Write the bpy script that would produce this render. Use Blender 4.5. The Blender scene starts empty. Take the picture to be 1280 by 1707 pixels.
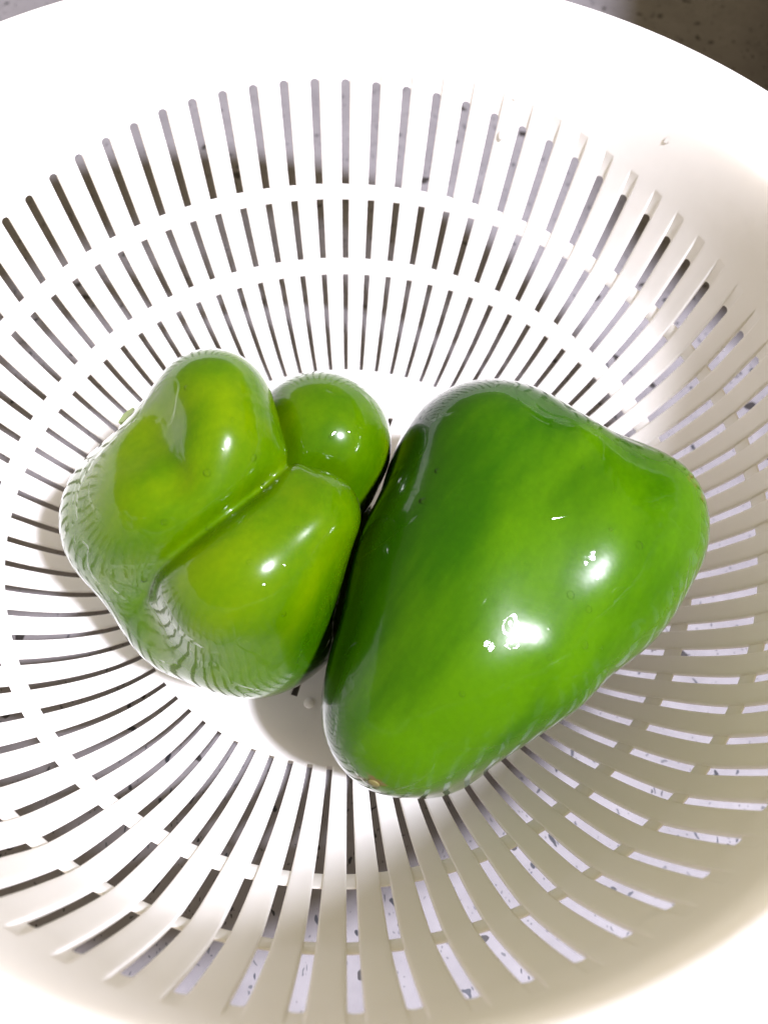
import bpy, bmesh, math, random
import numpy as np
from mathutils import Vector, Matrix

S = bpy.context.scene
COL = S.collection
U = 0.055            # one layout unit in metres (radius of the colander's flat base)
Z0 = 0.20            # height of the colander's base above the countertop, in units

# ------------------------------------------------------------------ camera
cam_d = bpy.data.cameras.new("camera")
cam = bpy.data.objects.new("camera", cam_d)
COL.objects.link(cam)
CY, CZ, TILT, ROLL, PAN = -1.5913, 3.2070, 0.50173, 0.09742, -0.09716
cam_d.sensor_fit = 'HORIZONTAL'
cam_d.sensor_width = 36.0
cam_d.lens = 1293.73 / 1280.0 * 36.0
cam_d.clip_start = 0.01
cam_d.clip_end = 50.0
cam.matrix_world = (Matrix.Translation((0, CY * U, (CZ + Z0) * U)) @
                    (Matrix.Rotation(PAN, 4, 'Z') @ Matrix.Rotation(TILT, 4, 'X') @ Matrix.Rotation(ROLL, 4, 'Z')))
cam_d.dof.use_dof = True
cam_d.dof.focus_distance = 2.75 * U
cam_d.dof.aperture_fstop = cam_d.lens / 1000.0 / 0.0016   # entrance pupil of about 1.6 mm, as on a phone
S.camera = cam

# ------------------------------------------------------------------ world and lamp
W = bpy.data.worlds.new("World")
S.world = W
W.use_nodes = True
bg = W.node_tree.nodes["Background"]
bg.inputs[0].default_value = (1.0, 0.81, 0.50, 1)
bg.inputs[1].default_value = 0.32

LAMP_AZ, LAMP_OFF, LAMP_D = math.radians(-38), math.radians(32), 1.2
ld = bpy.data.lights.new("kitchen_lamp", 'AREA')
ld.shape = 'DISK'
ld.size = 0.12
ld.energy = 34.0
ld.color = (0.89, 0.88, 1.0)
lamp = bpy.data.objects.new("kitchen_lamp", ld)
COL.objects.link(lamp)
ldir = Vector((math.sin(LAMP_OFF) * math.cos(LAMP_AZ), math.sin(LAMP_OFF) * math.sin(LAMP_AZ), math.cos(LAMP_OFF)))
lamp.location = ldir * LAMP_D
lamp.rotation_euler = ldir.to_track_quat('Z', 'Y').to_euler()

S.view_settings.view_transform = 'Standard'
S.view_settings.look = 'None'
S.view_settings.exposure = 0.92
S.view_settings.gamma = 1.0
S.cycles.max_bounces = 12
S.cycles.diffuse_bounces = 8

# ------------------------------------------------------------------ helpers
def tag(o, label=None, cat=None, group=None, kind=None):
    if label: o['label'] = label
    if cat: o['category'] = cat
    if group: o['group'] = group
    if kind: o['kind'] = kind
    return o

def link(name, me, mat, parent=None):
    o = bpy.data.objects.new(name, me)
    COL.objects.link(o)
    if mat and not me.materials: me.materials.append(mat)
    if parent: o.parent = parent
    return o

def mesh(name, verts, faces, sharp=None):
    me = bpy.data.meshes.new(name)
    me.from_pydata([tuple(v) for v in verts], [], [tuple(int(i) for i in f) for f in faces])
    me.update()
    me.polygons.foreach_set('use_smooth', [True] * len(me.polygons))
    if sharp: me.set_sharp_from_angle(angle=math.radians(sharp))
    return me

class NT:
    def __init__(self, name):
        self.m = bpy.data.materials.new(name); self.m.use_nodes = True
        self.t = self.m.node_tree; self.t.nodes.clear()
        self.out = self.n('ShaderNodeOutputMaterial')
    def n(self, kind, **kw):
        nd = self.t.nodes.new(kind)
        for k, v in kw.items():
            if k.startswith('_'): setattr(nd, k[1:], v)
            else: nd.inputs[k.replace('__', ' ')].default_value = v
        return nd
    def l(self, a, ao, b, bi): self.t.links.new(a.outputs[ao], b.inputs[bi])
    def ramp(self, src, so, stops):
        r = self.n('ShaderNodeValToRGB'); e = r.color_ramp.elements
        while len(e) < len(stops): e.new(0.5)
        for i, (p, c) in enumerate(stops):
            e[i].position = p; e[i].color = c if len(c) == 4 else (*c, 1)
        self.l(src, so, r, 'Fac'); return r

# ------------------------------------------------------------------ materials
def plastic_mat():
    k = NT('white_plastic')
    p = k.n('ShaderNodeBsdfPrincipled', Base__Color=(0.815, 0.815, 0.82, 1), Roughness=0.32)
    p.inputs['Specular IOR Level'].default_value = 0.45
    tc = k.n('ShaderNodeTexCoord')
    nz = k.n('ShaderNodeTexNoise', Scale=420.0, Detail=3.0)
    k.l(tc, 'Object', nz, 'Vector')
    b = k.n('ShaderNodeBump', Strength=0.06, Distance=0.0006)
    k.l(nz, 'Fac', b, 'Height'); k.l(b, 'Normal', p, 'Normal')
    tr = k.n('ShaderNodeBsdfTranslucent', Color=(0.97, 0.91, 0.80, 1))
    mx = k.n('ShaderNodeMixShader', Fac=0.40)
    k.l(p, 0, mx, 1); k.l(tr, 0, mx, 2); k.l(mx, 0, k.out, 0)
    return k.m

def counter_mat():
    k = NT('speckled_stone')
    tc = k.n('ShaderNodeTexCoord')
    mp = k.n('ShaderNodeMapping'); k.l(tc, 'Object', mp, 'Vector')
    n1 = k.n('ShaderNodeTexNoise', Scale=60.0, Detail=6.0, Roughness=0.65); k.l(mp, 0, n1, 'Vector')
    base = k.ramp(n1, 'Fac', [(0.3, (0.118, 0.111, 0.118)), (0.7, (0.163, 0.155, 0.163))])
    # warped coordinates for flakes
    n2 = k.n('ShaderNodeTexNoise', Scale=180.0, Detail=2.0); k.l(mp, 0, n2, 'Vector')
    ad = k.n('ShaderNodeVectorMath', _operation='MULTIPLY_ADD')
    ad.inputs[1].default_value = (0.006, 0.006, 0.006)
    k.l(n2, 'Color', ad, 0); k.l(mp, 0, ad, 2)
    cur = base
    for sc, thr, rnd, colr, stretch, rot in ((520, 0.17, 0.72, (0.03, 0.032, 0.04), 4.0, 0.5), (480, 0.16, 0.74, (0.03, 0.03, 0.035), 4.5, 2.0), (380, 0.22, 0.84, (0.015, 0.016, 0.02), 1.7, 1.1), (900, 0.22, 0.6, (0.06, 0.06, 0.066), 1.5, 0.2), (170, 0.24, 0.86, (0.02, 0.018, 0.018), 1.2, 0.9)):
        m2 = k.n('ShaderNodeMapping'); m2.inputs['Rotation'].default_value = (0, 0, rot); m2.inputs['Scale'].default_value = (1, 1.0 / stretch, 1)
        k.l(ad, 0, m2, 'Vector')
        v = k.n('ShaderNodeTexVoronoi', Scale=float(sc)); v.voronoi_dimensions = '3D'
        k.l(m2, 0, v, 'Vector')
        a = k.n('ShaderNodeMath', _operation='LESS_THAN'); a.inputs[1].default_value = thr; k.l(v, 'Distance', a, 0)
        sp = k.n('ShaderNodeSeparateColor'); k.l(v, 'Color', sp, 0)
        g = k.n('ShaderNodeMath', _operation='GREATER_THAN'); g.inputs[1].default_value = rnd; k.l(sp, 0, g, 0)
        mu = k.n('ShaderNodeMath', _operation='MULTIPLY'); k.l(a, 0, mu, 0); k.l(g, 0, mu, 1)
        mx = k.n('ShaderNodeMixRGB', Color2=(*colr, 1)); k.l(mu, 0, mx, 'Fac'); k.l(cur, 0, mx, 'Color1')
        cur = mx
    p = k.n('ShaderNodeBsdfPrincipled', Roughness=0.5)
    p.inputs['Specular IOR Level'].default_value = 0.2
    k.l(cur, 0, p, 'Base Color'); k.l(p, 0, k.out, 0)
    return k.m

def pepper_mat(name, axis, dark, mid, light, seed):
    k = NT(name)
    tc = k.n('ShaderNodeTexCoord')
    # streaks run along the fruit: squeeze the lookup along its axis
    q = Vector((1, 0, 0)).rotation_difference(Vector(axis)).inverted().to_euler()
    mp = k.n('ShaderNodeMapping'); mp.inputs['Rotation'].default_value = q; k.l(tc, 'Object', mp, 'Vector')
    m2 = k.n('ShaderNodeMapping'); m2.inputs['Scale'].default_value = (0.25, 1, 1); m2.inputs['Location'].default_value = (seed, seed * 0.7, 0); k.l(mp, 0, m2, 'Vector')
    n1 = k.n('ShaderNodeTexNoise', Scale=48.0, Detail=2.5, Roughness=0.5); k.l(m2, 0, n1, 'Vector')
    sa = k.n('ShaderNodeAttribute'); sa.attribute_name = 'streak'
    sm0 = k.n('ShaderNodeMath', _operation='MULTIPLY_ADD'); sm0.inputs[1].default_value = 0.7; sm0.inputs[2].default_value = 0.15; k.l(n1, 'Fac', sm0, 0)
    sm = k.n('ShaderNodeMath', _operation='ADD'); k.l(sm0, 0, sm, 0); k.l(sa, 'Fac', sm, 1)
    nm = k.n('ShaderNodeTexNoise', Scale=130.0, Detail=4.0, Roughness=0.6); k.l(m2, 0, nm, 'Vector')
    s2 = k.n('ShaderNodeMath', _operation='MULTIPLY_ADD'); s2.inputs[1].default_value = 0.45; k.l(nm, 'Fac', s2, 0); k.l(sm, 0, s2, 2)
    s3 = k.n('ShaderNodeMath', _operation='SUBTRACT'); s3.inputs[1].default_value = 0.225; k.l(s2, 0, s3, 0); sm = s3
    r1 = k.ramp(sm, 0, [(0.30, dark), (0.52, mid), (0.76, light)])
    n2 = k.n('ShaderNodeTexNoise', Scale=900.0, Detail=3.0); k.l(tc, 'Object', n2, 'Vector')
    r2 = k.ramp(n2, 'Fac', [(0.3, (0.93, 0.94, 0.9)), (0.7, (1.04, 1.03, 1.05))])
    mx = k.n('ShaderNodeMixRGB', Fac=1.0); mx.blend_type = 'MULTIPLY'; k.l(r1, 0, mx, 'Color1'); k.l(r2, 0, mx, 'Color2')
    vp = k.n('ShaderNodeTexVoronoi', Scale=900.0); k.l(tc, 'Object', vp, 'Vector')
    rp_ = k.ramp(vp, 'Distance', [(0.0, (1.22, 1.18, 1.3)), (0.22, (1.0, 1.0, 1.0))])
    mpz = k.n('ShaderNodeMixRGB', Fac=0.6); mpz.blend_type = 'MULTIPLY'; k.l(mx, 0, mpz, 'Color1'); k.l(rp_, 0, mpz, 'Color2'); mx = mpz
    # brown scuff marks stored on the mesh
    at = k.n('ShaderNodeAttribute'); at.attribute_name = 'scuff'
    n4 = k.n('ShaderNodeTexNoise', Scale=650.0, Detail=4.0); k.l(tc, 'Object', n4, 'Vector')
    ml = k.n('ShaderNodeMath', _operation='MULTIPLY'); k.l(at, 'Fac', ml, 0); k.l(n4, 'Fac', ml, 1)
    rs = k.ramp(ml, 0, [(0.30, (0, 0, 0)), (0.5, (1, 1, 1))])
    ms = k.n('ShaderNodeMixRGB', Color2=(0.08, 0.055, 0.01, 1)); k.l(rs, 0, ms, 'Fac'); k.l(mx, 0, ms, 'Color1')
    p = k.n('ShaderNodeBsdfPrincipled', Roughness=0.21)
    k.l(ms, 0, p, 'Base Color')
    p.inputs['Specular IOR Level'].default_value = 0.07
    p.inputs['Subsurface Weight'].default_value = 0.12
    p.inputs['Subsurface Radius'].default_value = (0.4, 1.0, 0.08)
    p.inputs['Subsurface Scale'].default_value = 0.003
    p.inputs['Coat Weight'].default_value = 1.0
    p.inputs['Coat IOR'].default_value = 1.23
    # water film: patches of smooth water between nearly dry skin
    n3 = k.n('ShaderNodeTexNoise', Scale=75.0, Detail=2.0, Distortion=0.6); k.l(tc, 'Object', n3, 'Vector')
    rr = k.ramp(n3, 'Fac', [(0.44, (0.03, 0.03, 0.03)), (0.60, (0.10, 0.10, 0.10))])
    k.l(rr, 0, p, 'Coat Roughness')
    n5 = k.n('ShaderNodeTexNoise', Scale=170.0, Detail=3.0, Roughness=0.45); k.l(tc, 'Object', n5, 'Vector')
    rf = k.ramp(n3, 'Fac', [(0.46, (0, 0, 0)), (0.5, (1, 1, 1))])
    h = k.n('ShaderNodeMixRGB', Fac=0.5); k.l(n5, 'Fac', h, 'Color1'); k.l(rf, 0, h, 'Color2')
    b = k.n('ShaderNodeBump', Strength=0.45, Distance=0.0006); k.l(h, 0, b, 'Height')
    k.l(b, 'Normal', p, 'Coat Normal')
    b2 = k.n('ShaderNodeBump', Strength=0.12, Distance=0.0004); k.l(n5, 'Fac', b2, 'Height'); k.l(b2, 'Normal', p, 'Normal')
    k.l(p, 0, k.out, 0)
    return k.m

def simple_mat(name, col, rough=0.5, **kw):
    k = NT(name)
    p = k.n('ShaderNodeBsdfPrincipled', Base__Color=(*col, 1), Roughness=rough)
    tc = k.n('ShaderNodeTexCoord'); nz = k.n('ShaderNodeTexNoise', Scale=700.0, Detail=3.0); k.l(tc, 'Object', nz, 'Vector')
    r = k.ramp(nz, 'Fac', [(0.3, tuple(c * 0.75 for c in col)), (0.7, tuple(min(1, c * 1.2) for c in col))])
    k.l(r, 0, p, 'Base Color'); k.l(p, 0, k.out, 0)
    return k.m

def water_mat():
    k = NT('water')
    g = k.n('ShaderNodeBsdfGlossy', Roughness=0.03); t = k.n('ShaderNodeBsdfTransparent')
    f = k.n('ShaderNodeFresnel', IOR=1.2); mx = k.n('ShaderNodeMixShader')
    k.l(f, 0, mx, 0); k.l(t, 0, mx, 1); k.l(g, 0, mx, 2); k.l(mx, 0, k.out, 0)
    return k.m

M_PL = plastic_mat()
M_CT = counter_mat()
M_W = water_mat()

# ------------------------------------------------------------------ countertop
me = bpy.data.meshes.new('countertop')
bm = bmesh.new()
bmesh.ops.create_grid(bm, x_segments=8, y_segments=8, size=1.5)
bm.to_mesh(me); bm.free()
ct = link('countertop', me, M_CT)
tag(ct, 'grey speckled stone countertop under the white colander', 'countertop', kind='structure')

# ------------------------------------------------------------------ colander profile
PTS = np.array([(0.80, 0), (0.88, 0), (0.95, 0.000), (1.0, 0.004), (1.1, 0.031), (1.2, 0.087), (1.3, 0.171), (1.40, 0.281), (1.447, 0.342),
                (1.52, 0.44), (1.60, 0.572), (1.630, 0.645), (1.668, 0.775), (1.695, 0.88), (1.72, 0.99), (1.742, 1.10), (1.764, 1.20), (1.785, 1.28)])
def catmull(P, n=24):
    Q = np.vstack([2 * P[0] - P[1], P, 2 * P[-1] - P[-2]]); out = []
    for i in range(1, len(Q) - 2):
        p0, p1, p2, p3 = Q[i - 1:i + 3]
        t0 = 0; t1 = t0 + np.linalg.norm(p1 - p0) ** .5; t2 = t1 + np.linalg.norm(p2 - p1) ** .5; t3 = t2 + np.linalg.norm(p3 - p2) ** .5
        for t in np.linspace(t1, t2, n, endpoint=False):
            a1 = (t1 - t) / (t1 - t0) * p0 + (t - t0) / (t1 - t0) * p1; a2 = (t2 - t) / (t2 - t1) * p1 + (t - t1) / (t2 - t1) * p2; a3 = (t3 - t) / (t3 - t2) * p2 + (t - t2) / (t3 - t2) * p3
            b1 = (t2 - t) / (t2 - t0) * a1 + (t - t0) / (t2 - t0) * a2; b2 = (t3 - t) / (t3 - t1) * a2 + (t - t1) / (t3 - t1) * a3
            out.append((t2 - t) / (t2 - t1) * b1 + (t - t1) / (t2 - t1) * b2)
    out.append(P[-1]); return np.array(out)
CURVE = catmull(PTS)
SL = np.concatenate([[0], np.cumsum(np.linalg.norm(np.diff(CURVE, axis=0), axis=1))])
TAN = np.gradient(CURVE, axis=0); TAN /= np.linalg.norm(TAN, axis=1)[:, None]
def prof(s, h=0.0):
    """point on the inner profile at arc length s, pushed h along the inward normal"""
    r = np.interp(s, SL, CURVE[:, 0]); z = np.interp(s, SL, CURVE[:, 1])
    tr = np.interp(s, SL, TAN[:, 0]); tz = np.interp(s, SL, TAN[:, 1])
    n = np.hypot(tr, tz)
    return r - tz / n * h, z + tr / n * h
def s_of_r(r): return float(np.interp(r, CURVE[:, 0], SL))
def s_of_z(z): return float(np.interp(z, CURVE[200:, 1], SL[200:]))
def pol(r, th, z): return (r * math.cos(th) * U, r * math.sin(th) * U, z * U)

N = 80
T0 = 0.018871
def th_of(k): return math.pi / 2 - 2 * math.pi * k / N + T0
TH = 0.017                       # wall thickness
S0, S1, S2, S3, S4 = s_of_r(1.0), s_of_r(1.4004), s_of_r(1.4471), s_of_z(0.5762), s_of_z(0.6411)
S_TOP = SL[-1]
# height at which each slot ends: the slots are shorter on the two flanks than at front and back
ENDS = [1.103, 1.101, 1.095, 1.089, 1.081, 1.070, 1.050, 1.033, 1.016, 0.992, 0.967, 0.947, 0.931, 0.907, 0.887, 0.874, 0.861, 0.850, 0.842, 0.836, 0.834]
def end_z(k):
    d = (k + 1) % 40
    return float(np.interp(min(d, 40 - d), range(21), ENDS))
def s_end(k): return s_of_z(end_z(k))

HO, HB = 0.142, 0.205              # half opening and half bevel zone, as fractions of one period
def g_of(t):
    t = abs(t)
    x = min(max((HB - t) / (HB - HO), 0), 1)
    return 1 - math.sqrt(max(0, 1 - x * x)) if x < 1 else 1.0
DEP = 0.008

root = bpy.data.objects.new('colander', None)
COL.objects.link(root)
root.location = (0, 0, Z0 * U)
tag(root, 'white plastic colander with radiating slots holding two green peppers', 'colander')

# --- ribs: each one a bar between two slots
us = [0.0, 0.16, 0.292, 0.318, 0.335, 0.350, 0.358]
ts_top = [-u for u in us[::-1]] + us[1:]
ARC = 0.016
for k in range(N):
    se = s_end(k - 0.5)
    rows = np.concatenate([np.linspace(S0, S1, 10)[:-1], np.linspace(S1, S4, 9)[:-1], np.linspace(S4, se - ARC, 7)])
    thc = th_of(k - 0.5); V = []; F = []
    sec = [(t, -DEP * g_of(0.5 - abs(t))) for t in ts_top] + [(0.355, -TH), (0.0, -TH), (-0.355, -TH)]
    ns = len(sec)
    for s in rows:
        for t, h in sec:
            r, z = prof(s, h)
            V.append(pol(r, thc + t * 2 * math.pi / N, z))
    for i in range(len(rows) - 1):
        for j in range(ns):
            a = i * ns + j; b = i * ns + (j + 1) % ns
            F.append((a, a + ns, b + ns, b))
    F.append(tuple(range(ns))); F.append(tuple(range((len(rows) - 1) * ns, len(rows) * ns))[::-1])
    link('rib', mesh('rib', V, F, 50), M_PL, root)

# --- the two hoops that tie the ribs together
def lathe(name, pr, n=240, parent=root, closed=True, sharp=45, mat=M_PL):
    m = len(pr); V = []; F = []
    for i in range(n):
        th = 2 * math.pi * i / n
        for r, z in pr: V.append(pol(r, th, z))
    for i in range(n):
        for j in range(m if closed else m - 1):
            a = i * m + j; b = i * m + (j + 1) % m; c = ((i + 1) % n) * m
            F.append((a, b, c + (j + 1) % m, c + j))
    return link(name, mesh(name, V, F, sharp), mat, parent)
def hoop(sa, sb):
    """the short bars that close the slots along one ring"""
    c = 0.004; hi, lo = -0.0070, -TH + 0.0010
    sec = [(sa, lo + c), (sa, hi - c), (sa + c * .4, hi - c * .3), (sa + c, hi), ((sa + sb) / 2, hi + .001), (sb - c, hi), (sb - c * .4, hi - c * .3), (sb, hi - c), (sb, lo + c), (sb - c, lo), (sa + c, lo)]
    m = len(sec); V = []; F = []
    for k in range(N):
        b0 = len(V)
        for t in (-HO - .006, 0, HO + .006):
            for s, h in sec:
                r, z = prof(s, h); V.append(pol(r, th_of(k) - t * 2 * math.pi / N, z))
        for q in range(2):
            for j in range(m):
                a = b0 + q * m + j; b = b0 + q * m + (j + 1) % m
                F.append((a, b, b + m, a + m))
    link('hoop', mesh('hoop', V, F, 45), M_PL, root)
hoop(S1, S2); hoop(S3, S4)

# --- base disc, with its own short radial slots
def base_disc():
    NB = 160
    rs = [0.0, 0.1, 0.2, 0.3, 0.34, 0.42, 0.50, 0.58, 0.66, 0.745, 0.775, 0.82, 0.86, 0.90, 0.925, 0.95, 0.975, 1.0]
    V = []; F = []
    def zt(r): return float(np.interp(r, [0, .86, .90, .925, .95, .975, 1.0], [-.004, -.004, -.003, -.001, .0005, .002, .004]))
    idx = {}
    for side in (0, 1):
        for i, r in enumerate(rs):
            for j in range(NB):
                th = 2 * math.pi * j / NB + (j % 2) * 0.0
                idx[side, i, j] = len(V)
                V.append(pol(r, th, zt(r) - side * TH))
    slot = set()
    for q in range(16):
        for dj in (0,):
            for i in (9 - 5, 9 - 4, 9 - 3, 9 - 2, 9 - 1):
                slot.add((i, (q * 10 + 4 + dj) % NB))
    A0 = math.atan2(-0.715, -0.2155) - 2 * math.pi * 4.5 / NB
    for i in range(len(rs) - 1):
        for j in range(NB):
            j2 = (j + 1) % NB
            if (i, j) in slot: continue
            F.append((idx[0, i, j], idx[0, i + 1, j], idx[0, i + 1, j2], idx[0, i, j2]))
            F.append((idx[1, i, j], idx[1, i, j2], idx[1, i + 1, j2], idx[1, i + 1, j]))
    for (i, j) in slot:
        j2 = (j + 1) % NB
        for (a, b) in (((i, j), (i + 1, j)), ((i + 1, j2), (i, j2)), ((i, j2), (i, j)), ((i + 1, j), (i + 1, j2))):
            e = {(i, j): None}
            if a[1] == j and b[1] == j and (i, (j - 1) % NB) in slot: continue
            if a[1] == j2 and b[1] == j2 and (i, j2) in slot: continue
            if a[0] == i and b[0] == i and (i - 1, j) in slot: continue
            if a[0] == i + 1 and b[0] == i + 1 and (i + 1, j) in slot: continue
            F.append((idx[0, a[0], a[1]], idx[0, b[0], b[1]], idx[1, b[0], b[1]], idx[1, a[0], a[1]]))
    for j in range(NB):
        j2 = (j + 1) % NB; L = len(rs) - 1
        F.append((idx[0, L, j], idx[1, L, j], idx[1, L, j2], idx[0, L, j2]))
    c, s = math.cos(A0), math.sin(A0)
    V = [(x * c - y * s, x * s + y * c, z) for x, y, z in V]
    F = [f for f in F if len({tuple(round(q, 9) for q in V[i]) for i in f}) > 2]
    return mesh('base', V, F, 40)
base = link('base', base_disc(), M_PL, root)
# injection mark: small round pip on the base
lathe('foot_ring', [(0.90, -0.03), (0.93, -0.19), (0.945, -0.2), (0.965, -0.2), (0.98, -0.19), (0.985, -0.03)])
pip = lathe('pip', [(0.0005, 0.006), (0.014, 0.005), (0.02, 0.002), (0.022, -0.006)], n=24, closed=False, parent=base)
pip.location = (-0.150 * U, -0.745 * U, 0)

# --- solid wall above the slots
def wall():
    tt = [-.5, -.36, -.25, -.208, -.182, -.165, -.15, -.142, -.139, -.11, -.06, 0, .06, .11, .139, .142, .15, .165, .182, .208, .25, .36]
    V = []; F = []; cols = []
    fr = [0, .012, .03, .05, .07, .088, .10, .108, .114, .12]
    nrest = 9
    for k in range(N):
        for t in tt:
            se = s_end(k + t if False else k)
            # neighbouring slots end at different heights: blend halfway between
            w = abs(t); kn = k - 1 if t < 0 else k + 1
            seb = s_end(k) if w <= .3 else None
            if abs(t) > .141:
                # rib end: rib between k and neighbour ends at s_end(k +/- .5)
                sb = s_end(k + .5 if t > 0 else k - .5) - ARC
            else:
                x = abs(t) / .142
                sb = s_end(k) - ARC * (1 - math.sqrt(max(0, 1 - x * x)))
            th = th_of(k) - t * 2 * math.pi / N
            ss = []
            a = s_end(k + t)
            for q, f in enumerate(fr):
                s = sb if q == 0 else a + f
                fd = min(max(f / .105, 0), 1); fade = (1 - fd * fd) ** 0.8
                ss.append((s, -DEP * g_of(t) * fade))
            s_last = a + fr[-1]
            for q in range(1, nrest + 1):
                ss.append((s_last + (S_TOP - s_last) * q / nrest, 0))
            n_in = len(ss)
            for q in (nrest, 5, 2): ss.append((s_last + (S_TOP - s_last) * q / nrest, -TH))
            ss.append((a + .05, -TH)); ss.append((sb, -TH))
            cols.append(len(V))
            for s, h in ss:
                r, z = prof(s, h); V.append(pol(r, th, z))
    m = len(ss); nc = len(cols)
    for c in range(nc):
        a = cols[c]; b = cols[(c + 1) % nc]
        for q in range(m):
            if q == n_in - 1: continue
            q2 = (q + 1) % m
            F.append((a + q, a + q2, b + q2, b + q))
    return mesh('wall', V, F, 50)
link('wall', wall(), M_PL, root)

# --- rim: flange with a rolled lip
rt, zt_ = prof(S_TOP, 0); ro, zo = prof(S_TOP, -TH)
rim_in = catmull(np.array([(rt, zt_), (1.797, 1.318), (1.818, 1.352), (1.855, 1.376), (1.92, 1.389), (2.0, 1.396), (2.06, 1.398), (2.092, 1.392), (2.11, 1.374), (2.116, 1.345), (2.118, 1.30)]), 5)
rim_out = catmull(np.array([(2.088, 1.30), (2.085, 1.335), (2.07, 1.352), (2.0, 1.352), (1.92, 1.344), (1.868, 1.33), (1.845, 1.31), (ro, zo)]), 4)
lathe('rim', [tuple(p) for p in rim_in] + [tuple(p) for p in rim_out], n=240, closed=False)

# ------------------------------------------------------------------ peppers
def roundcone(p, s0, s1):
    a, b, r1, r2 = s0[:3], s1[:3], s0[3], s1[3]
    ba = b - a; l2 = ba @ ba; rr = r1 - r2; a2 = l2 - rr * rr; il2 = 1 / l2
    pa = p - a; y = pa @ ba; z = y - l2
    v = pa * l2 - y[..., None] * ba
    x2 = (v * v).sum(-1); y2 = y * y * l2; z2 = z * z * l2
    k = np.sign(rr) * rr * rr * x2
    d = (np.sqrt(np.maximum(x2 * a2 * il2, 0)) + y * rr) * il2 - r1
    m1 = np.sign(z) * a2 * z2 > k; m2 = np.sign(y) * a2 * y2 < k
    d = np.where(m2, np.sqrt(np.maximum(x2 + y2, 0)) * il2 - r1, d)
    return np.where(m1, np.sqrt(np.maximum(x2 + z2, 0)) * il2 - r2, d)
def smin(a, b, k):
    h = np.maximum(k - abs(a - b), 0) / k
    return np.minimum(a, b) - h * h * h * k / 6
def make_sdf(lobes, k, kin, wob, ph, crease=None, dents=(), folds=()):
    """smooth union of lobes; crease = (x, y, z, depth): a groove that is deepest at that point and dies away from it"""
    L = [[np.array(s, float) for s in l] for l in lobes]
    def f(p):
        D = None
        for l in L:
            d = None
            for s0, s1 in zip(l[:-1], l[1:]):
                e = roundcone(p, s0, s1); d = e if d is None else smin(d, e, kin)
            if D is None: D = d
            elif crease is None: D = smin(D, d, k)
            else:
                w = np.clip((np.linalg.norm(p - np.array(crease[:3]), axis=-1) - .38) / .42, 0, 1); w = w * w * (3 - 2 * w)
                D = smin(D, d, k + (.30 - k) * w) + crease[3] * (1 - w) * np.exp(-((D - d) / .034) ** 2)
        for c, r, a in dents:
            D = D + a * np.exp(-((p - np.array(c)) ** 2).sum(-1) / r ** 2)
        for a, b, r, dep in folds:
            a, b = np.array(a), np.array(b); h = np.clip(((p - a) @ (b - a)) / ((b - a) @ (b - a)), 0, 1)
            D = D + dep * np.exp(-((p - a - h[..., None] * (b - a)) ** 2).sum(-1) / r ** 2)
        x, y, z = p[..., 0], p[..., 1], p[..., 2]
        w = np.sin(7 * x + 3 * y + ph) * np.sin(6 * y - 4 * z + 1.3 * ph) + .6 * np.sin(11 * x - 8 * z + 2 * ph) * np.sin(9 * y + 10 * z)
        return D + wob * w
    return f
def surface_net(f, lo, hi, dx):
    ax = [np.arange(l, h, dx) for l, h in zip(lo, hi)]
    D = np.empty((len(ax[0]), len(ax[1]), len(ax[2])), np.float32)
    Y, Z = np.meshgrid(ax[1], ax[2], indexing='ij')
    for i, x in enumerate(ax[0]):
        D[i] = f(np.stack([np.full_like(Y, x), Y, Z], -1))
    ins = D < 0
    c = sum(ins[a:a - 1 or None, b:b - 1 or None, d:d - 1 or None].astype(np.int8) for a in (0, 1) for b in (0, 1) for d in (0, 1))
    act = (c > 0) & (c < 8)
    ids = -np.ones(act.shape, np.int64); I = np.argwhere(act); ids[act] = np.arange(len(I))
    V = (I + .5) * dx + np.array([a[0] for a in ax])
    def grad(p):
        e = 1e-3; g = np.stack([f(p + np.eye(3)[q] * e) - f(p - np.eye(3)[q] * e) for q in range(3)], -1) / (2 * e)
        return g
    for _ in range(4):
        g = grad(V); V = V - (f(V) / np.maximum((g * g).sum(-1), .05))[:, None] * g * .9
    F = []
    for axis in range(3):
        a = [slice(None)] * 3; b = [slice(None)] * 3
        a[axis] = slice(None, -1); b[axis] = slice(1, None)
        cr = ins[tuple(a)] != ins[tuple(b)]
        J = np.argwhere(cr); up = ins[tuple(a)][cr]
        u, v = [(1, 2), (2, 0), (0, 1)][axis]
        ok = (J[:, u] > 0) & (J[:, v] > 0); J = J[ok]; up = up[ok]
        def gid(du, dv):
            q = J.copy(); q[:, u] -= du; q[:, v] -= dv; return ids[q[:, 0], q[:, 1], q[:, 2]]
        Q = np.stack([gid(1, 1), gid(0, 1), gid(0, 0), gid(1, 0)], 1)
        Q[~up] = Q[~up][:, ::-1]
        F.append(Q)
    return V, np.vstack(F)
def make_pepper(name, f, lobes, mat, scuffs, streak, dx=0.013):
    A = np.array([s for l in lobes for s in l])
    lo = (A[:, :3] - A[:, 3:]).min(0) - .06; hi = (A[:, :3] + A[:, 3:]).max(0) + .06
    V, F = surface_net(f, lo, hi, dx)
    org = np.array([A[:, 0].mean(), A[:, 1].mean(), 0.0])
    me = mesh(name, (V - org) * U, F)
    at = me.attributes.new('scuff', 'FLOAT', 'POINT')
    w = np.zeros(len(V))
    for (x, y, z, r) in scuffs:
        w = np.maximum(w, np.clip(1.25 - np.linalg.norm(V - np.array([x, y, z]), axis=1) / r, 0, 1))
    at.data.foreach_set('value', w.astype(np.float32))
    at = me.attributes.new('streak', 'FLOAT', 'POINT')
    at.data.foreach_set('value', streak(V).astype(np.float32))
    o = link(name, me, mat)
    o.location = (org[0] * U, org[1] * U, Z0 * U)
    return o, V, org
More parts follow.
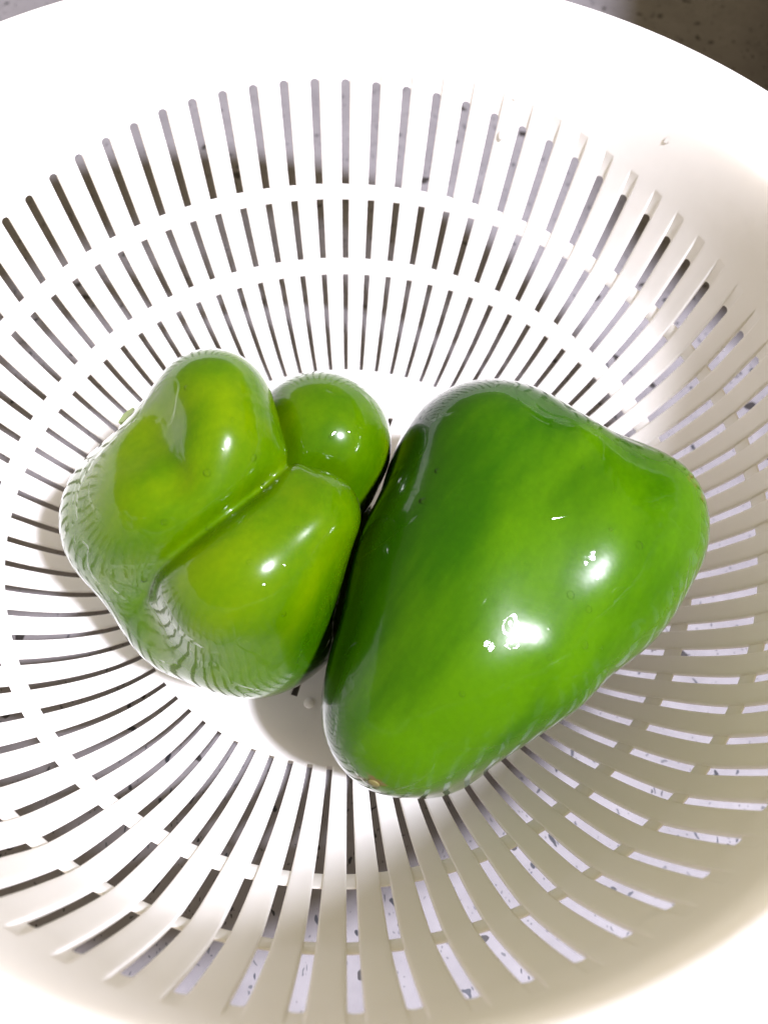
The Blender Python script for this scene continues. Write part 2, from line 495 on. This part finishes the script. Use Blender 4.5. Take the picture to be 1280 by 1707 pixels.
def on_skin(f, p):
    p = np.array(p[:3], float)
    for _ in range(6):
        g = np.array([f(p + np.eye(3)[q] * 1e-3) - f(p - np.eye(3)[q] * 1e-3) for q in range(3)]) / 2e-3
        p = p - f(p) * g / (g @ g)
    return p, g / np.linalg.norm(g)

R_LOBES = [[(0.514, -0.103, 0.819, 0.32), (0.358, -0.772, 0.669, 0.288), (0.123, -0.839, 0.403, 0.161)], [(1.011, -0.28, 0.734, 0.284), (0.635, -0.755, 0.75, 0.19), (0.257, -0.873, 0.515, 0.203)], [(0.781, -0.406, 0.668, 0.388), (0.401, -0.506, 0.673, 0.347), (0.168, -0.953, 0.601, 0.223)], [(0.619, -0.118, 0.482, 0.483), (0.29, -0.863, 0.321, 0.289)]]
L_LOBES = [[(-0.666, 0.005, 0.65, 0.235), (-0.47, 0.019, 0.996, 0.176), (-0.45, -0.122, 0.942, 0.206), (-0.547, -0.224, 0.839, 0.281), (-0.725, -0.249, 0.658, 0.28), (-0.664, -0.301, 0.521, 0.256)], [(-0.108, 0.044, 0.743, 0.271), (-0.326, -0.116, 0.448, 0.361)], [(-0.119, -0.335, 0.869, 0.163), (-0.336, -0.453, 0.71, 0.292), (-0.363, -0.543, 0.526, 0.285), (-0.562, -0.529, 0.463, 0.238)]]
L_GS = [((-0.646, -0.2, 1.136), 0.13, 0.075), ((-0.546, -0.349, 1.122), 0.08, 0.02), ((-0.384, -0.197, 1.159), 0.16, -0.03), ((-0.422, -0.053, 1.192), 0.14, -0.012), ((-0.258, -0.591, 0.99), 0.2, -0.035), ((-0.685, -0.411, 1.038), 0.18, -0.022), ((-0.469, -0.477, 1.008), 0.1, 0.012), ((0.018, -0.052, 0.966), 0.12, -0.01), ((-0.226, -0.22, 0.971), 0.07, -0.06), ((-0.457, -0.684, 0.895), 0.18, -0.045), ((-0.766, -0.464, 0.91), 0.16, -0.028), ((-0.098, -0.432, 1.004), 0.09, -0.02)]
R_DROPS = [
    (0.7431, -0.7197, 1.0011, 0.0104, "water bead just right of the smooth pepper's large soft highlight"),
    (0.7277, -0.8191, 0.9602, 0.0126, "largest water bead below right of the smooth pepper's white highlight"),
    (0.7881, -0.8155, 0.9278, 0.008, 'water bead nearest the lower right edge of the smooth pepper'),
    (0.5217, -0.7952, 1.0191, 0.0104, "water bead touching the left end of the smooth pepper's white highlight"),
    (0.6851, -0.6831, 1.0268, 0.0115, "water bead inside the upper part of the smooth pepper's soft highlight"),
    (0.9174, -0.5204, 1.0467, 0.0115, 'water bead on the right of the smooth pepper, nearest its brown shoulder spot'),
    (0.7537, -0.2744, 1.0861, 0.0069, 'lone water bead high in the middle of the smooth pepper'),
    (0.3464, -0.9669, 0.9435, 0.0092, 'water bead on the lower narrow end of the smooth pepper'),
    (0.611, -0.8646, 0.9765, 0.008, "water bead below the smooth pepper's white highlight, toward its lower edge"),
    (0.293, -0.2612, 1.0556, 0.0092, 'upper water bead on the dark left flank of the smooth pepper'),
    (0.2417, -0.3647, 1.0381, 0.0104, 'lower water bead on the dark left flank of the smooth pepper'),
    (0.8237, -0.4793, 1.072, 0.0069, 'water bead between the soft highlight and top right edge of the smooth pepper')]
L_DROPS = [
    (-0.437, -0.3215, 1.1224, 0.0115, 'water bead on the upper lobe of the lobed pepper, left below its highlight'),
    (-0.3062, -0.2531, 1.1055, 0.0115, "water bead right of the highlight on the lobed pepper's upper lobe"),
    (-0.3655, -0.1668, 1.1884, 0.0069, "water bead above the highlight on the lobed pepper's upper lobe"),
    (-0.5686, -0.449, 1.0407, 0.0092, 'water bead on the left body of the lobed pepper, above its long crease'),
    (-0.1606, -0.4671, 1.0287, 0.008, "water bead above the bright highlight on the lobed pepper's front lobe"),
    (-0.298, -0.5859, 1.0315, 0.0092, "water bead left of the bright highlight on the lobed pepper's front lobe"),
    (-0.666, -0.5627, 0.8236, 0.0104, "water bead where the lobed pepper's crease fades at lower left"),
    (-0.4346, -0.447, 0.9833, 0.0115, 'water bead lying in the long diagonal crease of the lobed pepper'),
    (-0.2871, -0.2767, 1.0084, 0.0092, "water bead in the crease close to the lobed pepper's blossom scar"),
    (-0.06, -0.0826, 0.9799, 0.0092, "water bead beside the highlight on the lobed pepper's small back lobe"),
    (-0.1987, -0.6989, 0.9016, 0.008, "water bead low on the right of the lobed pepper's front lobe"),
    (-0.5163, -0.0517, 1.1958, 0.0092, "water bead near the top of the lobed pepper's upper lobe")]
W_DROPS = [
    (0.6667, 1.5803, 0.9669, 0.0126, 'long water drop running down a rib at the upper right of the colander', (-0.38, -0.9, 0.214), 2.2),
    (0.7041, 1.6015, 1.1352, 0.0092, "water drop on the blank wall above the colander's upper right slots", (-0.394, -0.895, 0.209), 1),
    (1.2755, 1.2273, 1.2237, 0.0115, "bright water drop on the blank wall at the colander's far upper right", (-0.697, -0.671, 0.252), 1.2),
    (1.5651, 0.5522, 0.7439, 0.0092, 'water drop on a rib at the right edge, beside the dark slot ends', (-0.909, -0.321, 0.264), 1),
    (-0.1633, -0.8668, -0.0021, 0.0092, "faint water drop on the colander's base between the two peppers", (0.0, 0.0, 1.0), 1)]
SCUFFS = [(1.1691, -0.2404, 0.9758, 0.0012), (0.0906, -1.1707, 0.6488, 0.0012), (1.2083, -0.2878, 0.9479, 0.0012), (0.0494, -1.1553, 0.6232, 0.0012)]
L_FOLDS = [((-0.596, -0.246, 1.148), (-0.537, -0.349, 1.122), 0.045, 0.022)]
R_GS = [((0.832, -0.084, 1.031), 0.13, -0.022), ((0.811, -0.277, 1.077), 0.2, -0.024), ((0.657, -0.012, 1.1), 0.1, 0.012), ((1.177, -0.225, 0.963), 0.12, -0.014)]
BLOSSOM = (-0.2377, -0.1556, 0.8531)
STEM = [(-0.74, 0.09, 0.60), (-0.80, 0.14, 0.68), (-0.848, 0.164, 0.74)]
UNDER = [(-0.225, -0.475, 0.38, 0.225), (-0.11, -0.146, 0.42, 0.19), (-0.354, -0.111, 0.5, 0.31)]

# lighter and darker colour: bands along the right pepper, patches on the left
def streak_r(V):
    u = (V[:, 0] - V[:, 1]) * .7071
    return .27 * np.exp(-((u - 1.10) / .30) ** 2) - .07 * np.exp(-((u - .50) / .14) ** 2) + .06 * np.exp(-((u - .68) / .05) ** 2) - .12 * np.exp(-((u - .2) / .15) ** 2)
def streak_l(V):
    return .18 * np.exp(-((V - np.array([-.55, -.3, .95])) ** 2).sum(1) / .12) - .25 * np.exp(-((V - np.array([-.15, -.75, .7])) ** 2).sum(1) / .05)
M_PR = pepper_mat('pepper_skin_smooth', (0.55, 0.75, 0.4), (0.0030, 0.026, 0.0), (0.0105, 0.046, 0.0), (0.031, 0.084, 0.0), 3.0)
M_PL2 = pepper_mat('pepper_skin_lobed', (0.5, 0.4, 0.6), (0.014, 0.052, 0.0), (0.036, 0.081, 0.0), (0.070, 0.113, 0.0), 8.0)
fR = make_sdf(R_LOBES, .28, .16, .003, .4, dents=R_GS)
L_LOBES.append(UNDER)
fL = make_sdf(L_LOBES, .025, .16, .003, 2.1, crease=(-.215, -.22, .93, .030), dents=L_GS, folds=L_FOLDS)
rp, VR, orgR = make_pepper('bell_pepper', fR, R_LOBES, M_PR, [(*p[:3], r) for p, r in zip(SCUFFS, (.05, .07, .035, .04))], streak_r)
tag(rp, 'larger smooth green bell pepper lying on its side, right of the lobed one', 'bell pepper', 'green peppers in the colander')
lp, VL, orgL = make_pepper('bell_pepper', fL, L_LOBES, M_PL2, [], streak_l, dx=0.0095)
tag(lp, 'smaller green bell pepper with three swollen lobes and deep creases facing up', 'bell pepper', 'green peppers in the colander')

# stem stub that shows beside the left pepper, and the dry blossom scar where its creases meet
M_STEM = simple_mat('stem_green', (0.20, 0.29, 0.05), 0.5)
M_SCAR = simple_mat('dry_scar', (0.10, 0.085, 0.02), 0.7)
def tube(name, path, radii, mat, parent, org, n=14):
    P = catmull(np.array(path), 8); R = np.interp(np.linspace(0, 1, len(P)), np.linspace(0, 1, len(radii)), radii)
    V = []; F = []
    for i, p in enumerate(P):
        t = P[min(i + 1, len(P) - 1)] - P[max(i - 1, 0)]; t /= np.linalg.norm(t)
        a = np.cross(t, [0, 0, 1.0]); a /= np.linalg.norm(a); b = np.cross(t, a)
        for j in range(n):
            q = 2 * math.pi * j / n; rr = R[i] * (1 + .10 * math.cos(5 * q))
            V.append((p - org + rr * (math.cos(q) * a + math.sin(q) * b)) * U)
    for i in range(len(P) - 1):
        for j in range(n):
            F.append((i * n + j, i * n + (j + 1) % n, (i + 1) * n + (j + 1) % n, (i + 1) * n + j))
    F.append(tuple(range(n))[::-1]); F.append(tuple(range((len(P) - 1) * n, len(P) * n)))
    return link(name, mesh(name, V, F, 50), mat, parent)
tube('stem', STEM, [.05, .036, .038, .040], M_STEM, lp, orgL)
def blob(name, p, nrm, r, flat, mat, parent, org, seed=1, me=None):
    if me is None:
        rnd = random.Random(seed); bm = bmesh.new()
        bmesh.ops.create_icosphere(bm, subdivisions=2, radius=1)
        for v in bm.verts: v.co *= 1 + rnd.uniform(-.12, .12)
        me = bpy.data.meshes.new(name); bm.to_mesh(me); bm.free()
        me.polygons.foreach_set('use_smooth', [True] * len(me.polygons))
    o = link(name, me, mat, parent)
    o.location = Vector([(a - b) * U for a, b in zip(p, org)]); o.scale = (r * U, r * U, r * flat * U)
    o.rotation_euler = Vector(nrm).to_track_quat('Z', 'Y').to_euler()
    return o
p, nr = on_skin(fL, BLOSSOM)
blob('blossom_scar', p - nr * .004, nr, .013, .6, M_SCAR, lp, orgL)
p, nr = on_skin(fR, SCUFFS[1])
blob('blossom_scar', p, nr, .020, .25, M_SCAR, rp, orgR, 4)

# ------------------------------------------------------------------ water droplets
def dome():
    bm = bmesh.new(); bmesh.ops.create_icosphere(bm, subdivisions=3, radius=1)
    me = bpy.data.meshes.new('water_droplet'); bm.to_mesh(me); bm.free()
    me.polygons.foreach_set('use_smooth', [True] * len(me.polygons)); return me
DROP = dome()
rnd = random.Random(5)
def droplet(p, nr, r, label, group, flat=.55, stretch=1.0):
    o = bpy.data.objects.new('water_droplet', DROP)
    if not DROP.materials: DROP.materials.append(M_W)
    COL.objects.link(o)
    o.location = (p[0] * U, p[1] * U, (p[2] + Z0) * U)
    o.scale = (r * U, r * stretch * U, r * flat * U)
    o.rotation_euler = Vector(nr).to_track_quat('Z', 'Y').to_euler()
    tag(o, label, 'water droplet', group)
for pt in R_DROPS:
    p, nr = on_skin(fR, pt)
    droplet(p, nr, pt[3], pt[4], 'water beads on the peppers', stretch=rnd.uniform(.8, 1.3))
for pt in L_DROPS:
    p, nr = on_skin(fL, pt)
    droplet(p, nr, pt[3], pt[4], 'water beads on the peppers', stretch=rnd.uniform(.8, 1.3))
for pt in W_DROPS:
    droplet(pt[:3], pt[5], pt[3], pt[4], 'water drops in the colander', stretch=pt[6])

# ------------------------------------------------------------------ unseen box added beside the colander to shade the counter's back right corner
M_BLOCKER = simple_mat('dark_blocker', (0.12, 0.07, 0.06), 0.35)  # reddish brown, so the added box tints its bounce on the counter
def rbox(name, lo, hi, bev, parent):
    bm = bmesh.new()
    bmesh.ops.create_cube(bm, size=1)
    for v in bm.verts:
        v.co = Vector([(l + h) / 2 + c * (h - l) for l, h, c in zip(lo, hi, v.co)]) * U
    bmesh.ops.bevel(bm, geom=bm.edges[:], offset=bev * U, segments=3, affect='EDGES')
    me = bpy.data.meshes.new(name); bm.to_mesh(me); bm.free()
    me.polygons.foreach_set('use_smooth', [True] * len(me.polygons)); me.set_sharp_from_angle(angle=math.radians(40))
    return link(name, me, M_BLOCKER, parent)
blocker = bpy.data.objects.new('shade_blocker', None); COL.objects.link(blocker)
blocker.location = (2.95 * U, 0.45 * U, 0); blocker.rotation_euler = (0, 0, math.radians(-10))
tag(blocker, 'unseen dark box added right of the white colander to shade the countertop', 'bread bin')
rbox('body', (0, 0, 0.0), (3.6, 6.0, 2.9), .15, blocker)
blocker_top = rbox('blocker_top', (-.04, -.04, 2.91), (3.64, 6.04, 3.55), .2, blocker)
rbox('blocker_stub', (1.5, 2.7, 3.555), (2.1, 3.3, 3.85), .12, blocker_top)
